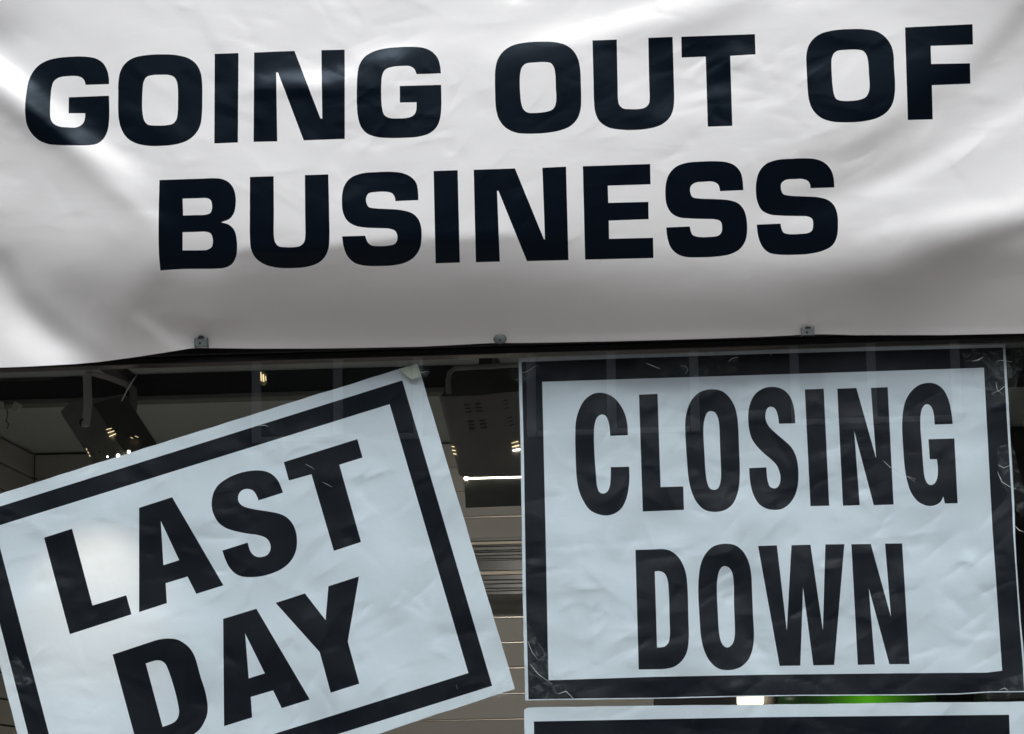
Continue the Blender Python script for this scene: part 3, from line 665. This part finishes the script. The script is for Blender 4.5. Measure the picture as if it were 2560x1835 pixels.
folds(pos, [([(1615, 908), (1630, 914), (1650, 922)], 1.6), ([(1772, 888), (1790, 883), (1812, 887)], 1.2), ([(1925, 888), (1935, 880), (1955, 878), (1973, 879)], 1.0),
            ([(1820, 905), (1830, 896), (1845, 893)], 1.4), ([(2430, 903), (2445, 900), (2458, 893)], 1.6), ([(2488, 903), (2505, 901), (2530, 905)], 0.9),
            ([(2478, 985), (2500, 975), (2518, 960)], 0.8), ([(2490, 955), (2493, 975), (2510, 988)], 0.7), ([(2495, 1162), (2510, 1170), (2525, 1163)], 0.9),
            ([(2494, 1180), (2505, 1205), (2530, 1220), (2540, 1222)], 0.9), ([(1345, 912), (1315, 930), (1295, 934)], 0.8), ([(1288, 950), (1305, 946)], 0.8),
            ([(1320, 1605), (1330, 1630), (1345, 1650)], 0.8), ([(1325, 1660), (1345, 1685), (1380, 1710)], 0.8), ([(1395, 1735), (1415, 1728), (1435, 1748)], 1.4),
            ([(2209, 1152), (2225, 1168), (2250, 1180), (2288, 1204)], 0.7), ([(2268, 1190), (2290, 1198)], 0.7), ([(2538, 1315), (2548, 1326), (2560, 1330)], 1.3),
            ([(1700, 914), (1715, 916), (1720, 926), (1712, 935)], 0.6), ([(2498, 1725), (2512, 1720), (2524, 1730)], 1.0)])
folds(pos2, [([(985, 902), (995, 905), (1003, 917)], 1.0), ([(1043, 928), (1055, 931), (1072, 928)], 1.2), ([(648, 1065), (660, 1063), (671, 1066)], 0.9),
             ([(763, 1160), (775, 1166), (786, 1173)], 0.6), ([(806, 1205), (818, 1211), (830, 1218)], 0.6), ([(1140, 1712), (1144, 1722)], 0.5)])
patch('yellowed_corner', pos2, [(1000, 924), (1043, 911), (1052, 940), (1030, 950)], 0.0062, M_yellow, 0.0001, 50)

# ------------------------------------------------------------------ shop front
hz = [P1(640, 904, 0.0), P1(1900, 867, 0.0)]
HZ = (hz[0].z+hz[1].z)/2                     # underside of the window head
HEAD = HZ+0.052
shop = empty('shop_front', (0, 0, 0), 'dark shop front with a large plate glass window below the banner', 'shop front')
XL, XR = -2.9, 2.9
MB().box(XL, XR, -0.012, 0.05, HZ, HZ+0.016, 0.002).build('window_head', M_frame, shop)
MB().box(XL, XR, -0.024, 0.05, HZ+0.018, HEAD, 0.003).build('window_head', M_frame, shop)
MB().box(XL, XR, 0.0, 0.30, HEAD+0.002, HEAD+1.2, 0.004).build('fascia', M_fascia, shop)
MB().box(XL, XR, -0.06, 0.12, 0.0, 0.45, 0.004).build('stall_riser', M_fascia, shop)
MB().box(XL, XL+0.08, -0.03, 0.06, 0.455, HZ-0.002, 0.003).build('window_jamb', M_frame, shop)
MB().box(XR-0.08, XR, -0.03, 0.06, 0.455, HZ-0.002, 0.003).build('window_jamb', M_frame, shop)
MB().box(XL+0.085, XR-0.085, -0.003, 0.003, 0.455, HZ-0.001).build('window_pane', M_glass, shop)
MB().box(XL-0.9, XL-0.004, -0.05, 0.3, 0.0, 4.2, 0.01).build('pier', M_brick, shop)
MB().box(XR+0.004, XR+0.9, -0.05, 0.3, 0.0, 4.2, 0.01).build('pier', M_brick, shop)

# ------------------------------------------------------------------ shop interior
BACK = 3.5
CEIL = P1(150, 1130, BACK).z
corner = P1(86, 1150, BACK)
XW = corner.x                                # left side wall
tag(MB().box(-5.0, 4.0, 0.06, BACK+0.3, -0.1, 0.0).build('floor', mat('shop_floor', (0.5, 0.47, 0.43), 0.5, var=0.1)), kind='structure')
tag(MB().box(-5.0, 4.0, 0.31, BACK+0.3, CEIL, CEIL+0.1).build('ceiling', M_ceiling), kind='structure')
tag(MB().box(3.2, 3.3, 0.31, BACK, 0.0, CEIL-0.002).build('wall_right', M_wall), kind='structure')
sw = empty('slat_wall', (0, BACK, 0), 'beige grooved slat wall panelling across the back of the shop', 'slat wall')
lw = empty('slat_wall', (XW, 2, 0), 'dark grooved slat wall panelling down the side of the shop', 'slat wall')
MB().box(XW, 3.2, BACK+0.02, BACK+0.2, 0.0, CEIL-0.002).build('backing', M_groove, sw)
MB().box(XW-0.2, XW-0.02, 0.31, BACK+0.2, 0.0, CEIL-0.002).build('backing', M_groove, lw)
g0 = P1(1200, 1797, BACK).z; pitch = (P1(1200, 1541.8, BACK).z-g0)/4
zs = []; z = g0
while z > 0.1: z -= pitch
while z < CEIL+pitch: zs.append(z); z += pitch
ztop = P1(1200, 1290, BACK).z
for z in zs:
    z1 = min(z+pitch-0.007, CEIL-0.003)
    if z1-z < 0.02: continue
    MB().box(XW+0.002, 3.19, BACK, BACK+0.018, z, z1, 0.0025).build('board', M_slat, sw)
    MB().box(XW+0.01, 3.19, BACK+0.008, BACK+0.0195, z-0.0052, z-0.0015).build('aluminium_insert', M_alu, sw)
    MB().box(XW-0.018, XW, 0.31, BACK-0.002, z, z1, 0.0025).build('board', M_slat, lw)

# black lighting track fixed under the ceiling
tp = P1(340, 999, 1.75); TYK = 1.75
tr = empty('lighting_track', (0, TYK, CEIL-0.04), 'long black lighting track fixed under the shop ceiling', 'lighting track')
MB().box(XW, 3.1, TYK, TYK+0.05, tp.z+0.012, CEIL-0.002, 0.003).build('channel', M_track, tr)
MB().box(XW, 3.1, TYK-0.012, TYK+0.075, tp.z-0.006, tp.z+0.010, 0.003).build('lip', M_trackedge, tr)
def feeder(px0, px1, label):
    a = P1(px0, 920, 1.5); b = P1(px1, 920, 1.5)
    o = MB().box(a.x, b.x, 0.4, TYK-0.015, CEIL-0.036, CEIL-0.002, 0.003).build('cable_box', M_track)
    tag(o, label, 'cable box', 'cable boxes running to the lighting track')
feeder(258, 296, 'black cable box on the ceiling above the left floodlight, under the banner')
feeder(1200, 1237, 'black cable box on the ceiling above the right floodlight beside the CLOSING DOWN poster')

# sprinkler-like clip at the far left
c = P1(18, 1035, 1.7)
cl = empty('ceiling_clip', tuple(c), 'small pale plastic clip with a dangling hook under the lighting track', 'clip')
m = MB(); m.box(-0.004, 0.022, -0.01, 0.01, 0.004, 0.034, 0.004, Matrix.Translation(P1(28, 1028, 1.7)) @ Matrix.Rotation(R(28), 4, 'Y')); m.build('jaw', M_ivory, cl)
m = MB(); m.box(-0.02, 0.006, -0.01, 0.01, 0.004, 0.034, 0.004, Matrix.Translation(P1(4, 1030, 1.7))); m.build('jaw', M_ivory, cl)
m = MB(); m.tube([P1(18, 1022, 1.7), P1(19, 1040, 1.7), P1(15, 1052, 1.7), P1(22, 1060, 1.7), P1(18, 1072, 1.7)], 0.0016, 6); m.build('hook', M_dark, cl)

# ------------------------------------------------------------------ left floodlight
FY = 0.85
def hy(py): return FY-.10-.5*(py-1020)/237-.014
fl = empty('floodlight', tuple(P1(260, 1080, FY)), 'dark slotted floodlight hanging in a bracket, half hidden by the LAST DAY poster', 'floodlight', 'floodlights hanging from the ceiling')
def ring(pp): return [P1(x, y, Y) for x, y, Y in pp]
ax = (150, 232)                              # pixel direction of the long axis, nearer at its mouth
r0 = [(172, 1006, FY+.06), (152, 1029, FY+.03), (157, 1040, FY-.02), (232, 1010, FY-.10), (312, 985, FY-.03), (320, 1000, FY+.10), (240, 995, FY+.14)]
r1 = [(x+ax[0]*1.02, y+ax[1]*1.02, Y-0.5) for x, y, Y in r0]
MB().prism(ring(r0), ring(r1)).build('housing', M_lamp, fl)
pa = [(233, 1010, FY-.104), (311, 986, FY-.034), (319, 1000, FY+.09), (319, 1000, FY+.085), (311, 986, FY-.030), (233, 1010, FY-.100)]
MB().prism(ring(pa), ring([(x+ax[0]*1.02, y+ax[1]*1.02, Y-0.5) for x, y, Y in pa])).build('side_shade', M_lampside, fl)  # thin dark overlay, painting the shade on the housing's right face
def quad_strip(px0, py0, px1, py1, th, Y, name, material, parent, dY=0.0):
    a, b = P1(px0, py0, Y), P1(px1, py1, Y+dY); n = Vector((-(b-a).z, 0, (b-a).x)).normalized()*th*DIST/FPX*0.55
    m = MB(); m.prism([a-n, a+n, a+n+Vector((0, .004, 0)), a-n+Vector((0, .004, 0))], [b-n, b+n, b+n+Vector((0, .004, 0)), b-n+Vector((0, .004, 0))])
    return m.build(name, material, parent)
# bracket: a bent strip with two arms
def strip(pts, w, Y, name, parent, material):
    for (a, b) in zip(pts, pts[1:]):
        pass
    m = MB()
    P3 = [P1(x, y, Y_) for x, y, Y_ in pts]
    m.tube(P3, w, 4, 0.3); return m.build(name, material, parent)
strip([(217, 935, FY-.12), (218, 950, FY-.13), (220, 1010, FY-.17), (214, 1066, hy(1066))], 0.0125, FY, 'bracket_arm', fl, M_bracket)
strip([(214, 935, FY-.12), (232, 933, FY-.12), (275, 945, FY-.08), (318, 962, FY-.03)], 0.0085, FY, 'bracket_bar', fl, M_lamp2)
strip([(318, 962, FY-.03), (333, 975, FY-.05), (334, 1010, FY-.07), (329, 1048, FY-.09)], 0.0115, FY, 'bracket_arm', fl, M_lamp)
m = MB(); m.tube([P1(207, 1056, hy(1056)-.01), P1(207, 1056, hy(1056)+.02)], 0.011, 8); m.build('knob', M_dark, fl)
def face_pt(u, v):
    """point on the front left face: u 0..1 across (left edge to ridge), v 0..1 along the axis"""
    a = np.array(r0[2], float); b = np.array(r0[3], float); a1 = np.array(r1[2], float); b1 = np.array(r1[3], float)
    p = (a*(1-u)+b*u)*(1-v)+(a1*(1-u)+b1*u)*v
    return P1(p[0], p[1], p[2]-0.003)
for (x0, y0, x1, y1, w) in [(265, 1074, 279, 1070, 0.8), (269, 1082, 285, 1077, 1.4), (273, 1091, 289, 1084, 1.7)]:
    quad_strip(x0, y0, x1, y1, w, hy(y1)-.03, 'lit_slot', M_glow, fl)
for (x0, y0, x1, y1) in [(215, 1121, 217, 1125), (219, 1129, 221, 1133), (223, 1137, 225, 1141)]:
    quad_strip(x0, y0, x1, y1, 1.1, hy(y1)+.05, 'lit_slot', M_glow, fl)
for (x0, y0, x1, y1) in [(326, 1093, 332, 1096), (337, 1090, 345, 1093)]:
    quad_strip(x0, y0, x1, y1, 0.9, hy(y1)-.03, 'lit_slot', M_glow, fl)
for (x, y, r_) in [(269, 1142, 0.0022), (295, 1139, 0.0045), (322, 1129, 0.0035)]:
    m = MB(); m.tube([P1(x, y, hy(y)-.03), P1(x, y, hy(y)-.02)], r_*1.1, 12); m.build('lamp_hole', M_glow2, fl)
for (x, y) in [(262, 1116), (249, 1129)]:
    m = MB(); m.tube([P1(x, y, hy(y)), P1(x, y, hy(y)+.01)], 0.004, 10); m.build('vent_hole', M_dark, fl)

# the lamp's own light, thrown forward onto the back of the poster
def spot(name, src, dst, power, size, blend, col, radius):
    d = bpy.data.lights.new(name, 'SPOT'); d.energy = power; d.spot_size = size; d.spot_blend = blend; d.color = col; d.shadow_soft_size = radius
    o = bpy.data.objects.new(name, d); COL.objects.link(o); o.location = src
    o.rotation_euler = (src-dst).to_track_quat('Z', 'Y').to_euler(); return o
spot('floodlight_beam', P1(335, 1240, 0.32), P1(235, 1600, 0.0), 21.0, R(72), 1.0, (1.0, 0.86, 0.74), 0.02)

# ------------------------------------------------------------------ right floodlight
GY = 1.2; ZF = (1060, 860, 280/1035)
def zf(x, y, Y=GY): return P1(ZF[0]+x*ZF[2], ZF[1]+y*ZF[2], Y)
f2 = empty('floodlight', tuple(zf(500, 800)), 'grey vented floodlight with a lit mouth and hood beside the CLOSING DOWN poster', 'floodlight', 'floodlights hanging from the ceiling')
MB().prism([zf(140, 485, GY+.02), zf(185, 505, GY-.02), zf(850, 440, GY-.02), zf(1000, 440, GY-.01), zf(1000, 430, GY+.12), zf(150, 470, GY+.12)],
           [zf(322, 1205, GY-.16), zf(345, 1225, GY-.20), zf(885, 1215, GY-.20), zf(1010, 1210, GY-.18), zf(1010, 1205, GY-.04), zf(330, 1200, GY-.04)]).build('housing', M_lamp2, f2)
MB().prism([zf(225, 400, GY+.03), zf(225, 300, GY+.03), zf(330, 240, GY+.03), zf(1000, 225, GY+.03), zf(1000, 420, GY+.03)],
           [zf(150, 485, GY-.015), zf(170, 480, GY-.015), zf(200, 476, GY-.015), zf(900, 430, GY-.015), zf(1000, 436, GY-.015)]).build('back_cover', M_lampside, f2)
strip([(1122, 985, GY-.02), (1120, 950, GY-.02), (1124, 932, GY-.02), (1138, 921, GY-.02), (1200, 917, GY-.02), (1330, 910, GY-.02)], 0.008, GY, 'bracket', f2, M_lamp)
MB().box(-0.02, 0.02, -0.015, 0.015, -0.02, 0.022, 0.003, Matrix.Translation(P1(1215, 906, GY+0.0))).build('stem', M_track, f2)
for gx, gy in [(368, 560), (470, 552), (400, 712), (510, 705), (715, 535), (755, 692)]:
    for k in range(3):
        y = gy+k*34; x = gx+k*8 if gx < 700 else gx+k*9
        tilt = -3 if gx < 700 else -20
        quad_strip(ZF[0]+x*ZF[2], ZF[1]+y*ZF[2], ZF[0]+(x+56)*ZF[2], ZF[1]+(y+tilt)*ZF[2], 1.9, GY-.021-(y-480)/740*0.18-0.004, 'vent_slot', M_dark, f2)
for x, y, w, x2, y2 in [(808, 916, 1.0, 872, 896), (814, 950, 1.8, 880, 932), (822, 984, 2.6, 885, 970), (255, 945, 1.8, 280, 950), (258, 980, 2.2, 290, 985), (268, 1012, 2.4, 297, 1017)]:
    quad_strip(ZF[0]+x*ZF[2], ZF[1]+y*ZF[2], ZF[0]+x2*ZF[2], ZF[1]+y2*ZF[2], w, GY-.022-(y-480)/740*0.18-0.004, 'lit_slot', M_glow2 if w > 2.5 else M_glow, f2)
quad_strip(ZF[0]+370*ZF[2], ZF[1]+1243*ZF[2], ZF[0]+905*ZF[2], ZF[1]+1228*ZF[2], 3.4, GY-.19, 'lit_mouth', M_glow2, f2)
m = MB(); m.tube([zf(390, 1242, GY-.20), zf(390, 1242, GY-.19)], 0.006, 12); m.build('lamp_hole', M_glow2, f2)
MB().prism([zf(375, 1262, GY-.20), zf(1000, 1255, GY-.20), zf(1000, 1255, GY-.185), zf(375, 1262, GY-.185)],
           [zf(385, 1515, GY-.26), zf(1010, 1490, GY-.26), zf(1010, 1490, GY-.245), zf(385, 1515, GY-.245)]).build('hood', M_lamp, f2)
quad_strip(ZF[0]+362*ZF[2], ZF[1]+1290*ZF[2], ZF[0]+400*ZF[2], ZF[1]+1292*ZF[2], 3.0, GY-.215, 'hood_bracket', M_beige, f2)
quad_strip(ZF[0]+366*ZF[2], ZF[1]+1290*ZF[2], ZF[0]+374*ZF[2], ZF[1]+1385*ZF[2], 1.6, GY-.215, 'hood_bracket', M_beige, f2)
spot('floodlight_beam', zf(600, 1250, GY-.14), Vector((-0.4, 3.4, 1.15)), 70.0, R(100), 0.6, (1.0, 0.92, 0.83), 0.05)

# ------------------------------------------------------------------ shelf unit between the two posters
SY = 3.0
su = empty('shelf_unit', tuple(P1(1230, 1420, SY)), 'rack of dark shelves with bright beige edges on the back wall between the posters', 'shelf unit')
def band(y0, y1, material, Y, name, x0=1080, x1=1420):
    a = P1(x0, y1, Y); b = P1(x1, y0+(y1-y0)*0.0, Y)
    za = P1(1230, y1, Y).z; zb = P1(1230, y0, Y).z
    MB().box(a.x, b.x, Y, Y+0.06, za, zb, min(0.0015, (zb-za)*0.2)).build(name, material, su)
for (y0, y1, mt, dy, nm) in [(1344, 1352, M_greyshelf, .02, 'shelf'), (1353.5, 1361, M_beige, 0, 'shelf_edge'), (1361.5, 1366, M_blackshelf, .03, 'shelf'), (1367, 1375, M_greyshelf, 0, 'shelf_edge'),
        (1375.5, 1380, M_blackshelf, .03, 'shelf'), (1381, 1388, M_greyshelf, .01, 'shelf_edge'), (1389, 1397, M_blackshelf, .02, 'shelf'), (1398, 1400.5, M_greyshelf, .01, 'shelf_edge'), (1401, 1427, M_blackshelf, .03, 'shelf'),
        (1427.5, 1437, M_beige, 0, 'shelf_edge'), (1437.5, 1450, M_blackshelf, .02, 'shelf'), (1451, 1459, M_greyshelf, .0, 'shelf_edge'), (1460, 1471, M_blackshelf, .02, 'shelf'), (1472, 1477, M_greyshelf, .0, 'shelf_edge'),
        (1478, 1487, M_blackshelf, .02, 'shelf')]:
    band(y0, y1, mt, SY+dy, nm)

# ------------------------------------------------------------------ lit things seen through the slot under CLOSING DOWN
cab = P1(1634, 1760, 2.2); cab2 = P1(2700, 1760, 2.2)
dc = empty('display_cabinet', tuple(cab), 'black display cabinet seen in the slot between the two lower posters', 'cabinet')
zt = P1(1900, 1600, 2.2).z
MB().box(cab.x, cab2.x, 2.2, 2.6, 0.2, zt, 0.004).build('carcass', M_blackshelf, dc)
a = P1(1836, 1760, 2.15); b = P1(1912, 1725, 2.15)
wl_ = empty('wall_lamp', tuple(a), 'small warm glowing lamp in the slot under the CLOSING DOWN poster', 'lamp')
m = MB(); m.tube([P1(1842, 1750, 2.12), P1(1846, 1750, 2.12), P1(1905, 1749, 2.12), P1(1910, 1749, 2.12)], [0.012, 0.018, 0.018, 0.012], 16); m.build('bulb', M_glow3, wl_, True)
m = MB(); m.tube([P1(1912, 1752, 2.12), P1(1918, 1752, 2.12), P1(1928, 1754, 2.12), P1(1936, 1757, 2.12)], [0.020, 0.026, 0.022, 0.012], 14); m.build('cap', M_beige, wl_, True)
gt = empty('lit_tube', tuple(P1(2150, 1752, 2.13)), 'green lit tube with painted-in glow beside the warm lamp in the slot between posters', 'light tube')
m = MB(); m.tube([P1(x, 1752-0.009*(x-1950), 2.13) for x in (1945, 2000, 2100, 2200, 2300, 2340)], 0.022, 14, 0.6); m.build('tube', M_green, gt, True)

# ------------------------------------------------------------------ dark fittings at the right edge of the window
a = P1(2518, 955, 1.0); b = P1(2640, 880, 1.0)
o = MB().box(a.x-0.08, b.x+.3, 1.0, 1.2, P1(2540, 942, 1.0).z, P1(2540, 872, 1.0).z, 0.004).build('roller_shutter_box', M_track)
tag(o, 'black shutter box inside the window at the upper right edge of the CLOSING DOWN poster', 'shutter box')
o = MB().box(P1(2440, 1200, 1.4).x, P1(2700, 1200, 1.4).x, 1.4, 1.8, 0.1, P1(2540, 1070, 1.4).z, 0.004).build('stock_cupboard', mat('dark_brown_laminate', (0.02, 0.016, 0.013), 0.5))
tag(o, 'tall dark brown cupboard showing past the right edge of the CLOSING DOWN poster', 'cupboard')

# small halogen bulb glinting under the track
hb = empty('halogen_bulb', tuple(P1(657, 945, 1.5)), 'small yellow glinting halogen bulb under the track above the LAST DAY poster', 'light bulb')
m = MB(); m.tube([P1(657, 928, 1.5), P1(658, 938, 1.5), P1(658, 958, 1.5), P1(657, 964, 1.5)], [0.006, 0.012, 0.012, 0.005], 12); m.build('reflector', mat('yellow_glass', (0.35, 0.33, 0.16), 0.15), hb, True)
for x_, y_, l_, w_ in [(652, 930, 22, 0.0014), (658, 936, 18, 0.0022), (664, 940, 12, 0.001)]:
    m = MB(); m.tube([P1(x_, y_, 1.486), P1(x_+1, y_+l_, 1.486)], w_, 6); m.build('glint_streak', M_glow, hb)  # glowing streaks in front of the glass, painting its glints

# loose white cable tie by the left floodlight
m = MB(); m.tube([P1(342, 937, 0.35), P1(330, 955, 0.35), P1(318, 975, 0.35), P1(304, 1003, 0.35)], [0.0012, 0.0022, 0.0022, 0.0014], 8, 0.6)
o = m.build('cable_tie', M_crease, None, True); tag(o, 'thin white cable tie dangling beside the left floodlight', 'cable tie')

# ------------------------------------------------------------------ street and the building opposite (seen in the glass)
tag(MB().box(-60, 60, -60, 60, -0.3, -0.12).build('road', M_road), kind='structure')
tag(MB().box(-40, 40, -3.2, -0.062, -0.119, 0.0, 0.01).build('pavement', M_pave), kind='structure')
tag(MB().box(-40, 40, -18, -14.5, -0.119, 0.0, 0.01).build('pavement_opposite', M_pave), kind='structure')
OY = -18.0
def mirror(px, py):
    v = P1(px, py, -OY); return Vector((v.x, OY, v.z))
op = empty('terrace_building', (0, OY, 0), 'dark brick building across the street with white framed windows, reflected in the shop glass', 'building')
MB().box(-16, 16, OY-6, OY, 0.0, 8.2, 0.02).build('wall', M_brick, op)
def opening(xl, xm, xr, ytop, ybot):
    """a white framed window whose two lights meet at xm (mirror pixels)"""
    zb = mirror((xl+xr)/2, ybot).z; zt = zb+1.75
    X = [mirror(v, 1000).x for v in (xl, xm, xr)]
    fr = empty('window', (X[1], OY, zb)); fr.parent = op; fr.matrix_parent_inverse = Matrix.Translation(-op.location)
    MB().box(min(X), max(X), OY+0.005, OY+0.03, zb, zt).build('pane', M_darkglass, fr)
    for x in X:
        MB().box(x-0.042, x+0.042, OY+0.032, OY+0.10, zb, zt, 0.004).build('upright', M_white, fr)
    MB().box(min(X)+.05, max(X)-.05, OY+0.034, OY+0.095, zb, zb+0.05, 0.004).build('sill', M_white, fr)
    MB().box(min(X)+.05, max(X)-.05, OY+0.034, OY+0.095, zt-0.05, zt, 0.004).build('head', M_white, fr)
opening(645, 848, 1047, 850, 1104)
opening(1330, 1530, 1737, 850, 1088)
opening(1988, 2180, 2390, 850, 1060)
opening(-900, -700, -500, 850, 1120)
opening(2660, 2860, 3070, 850, 1045)
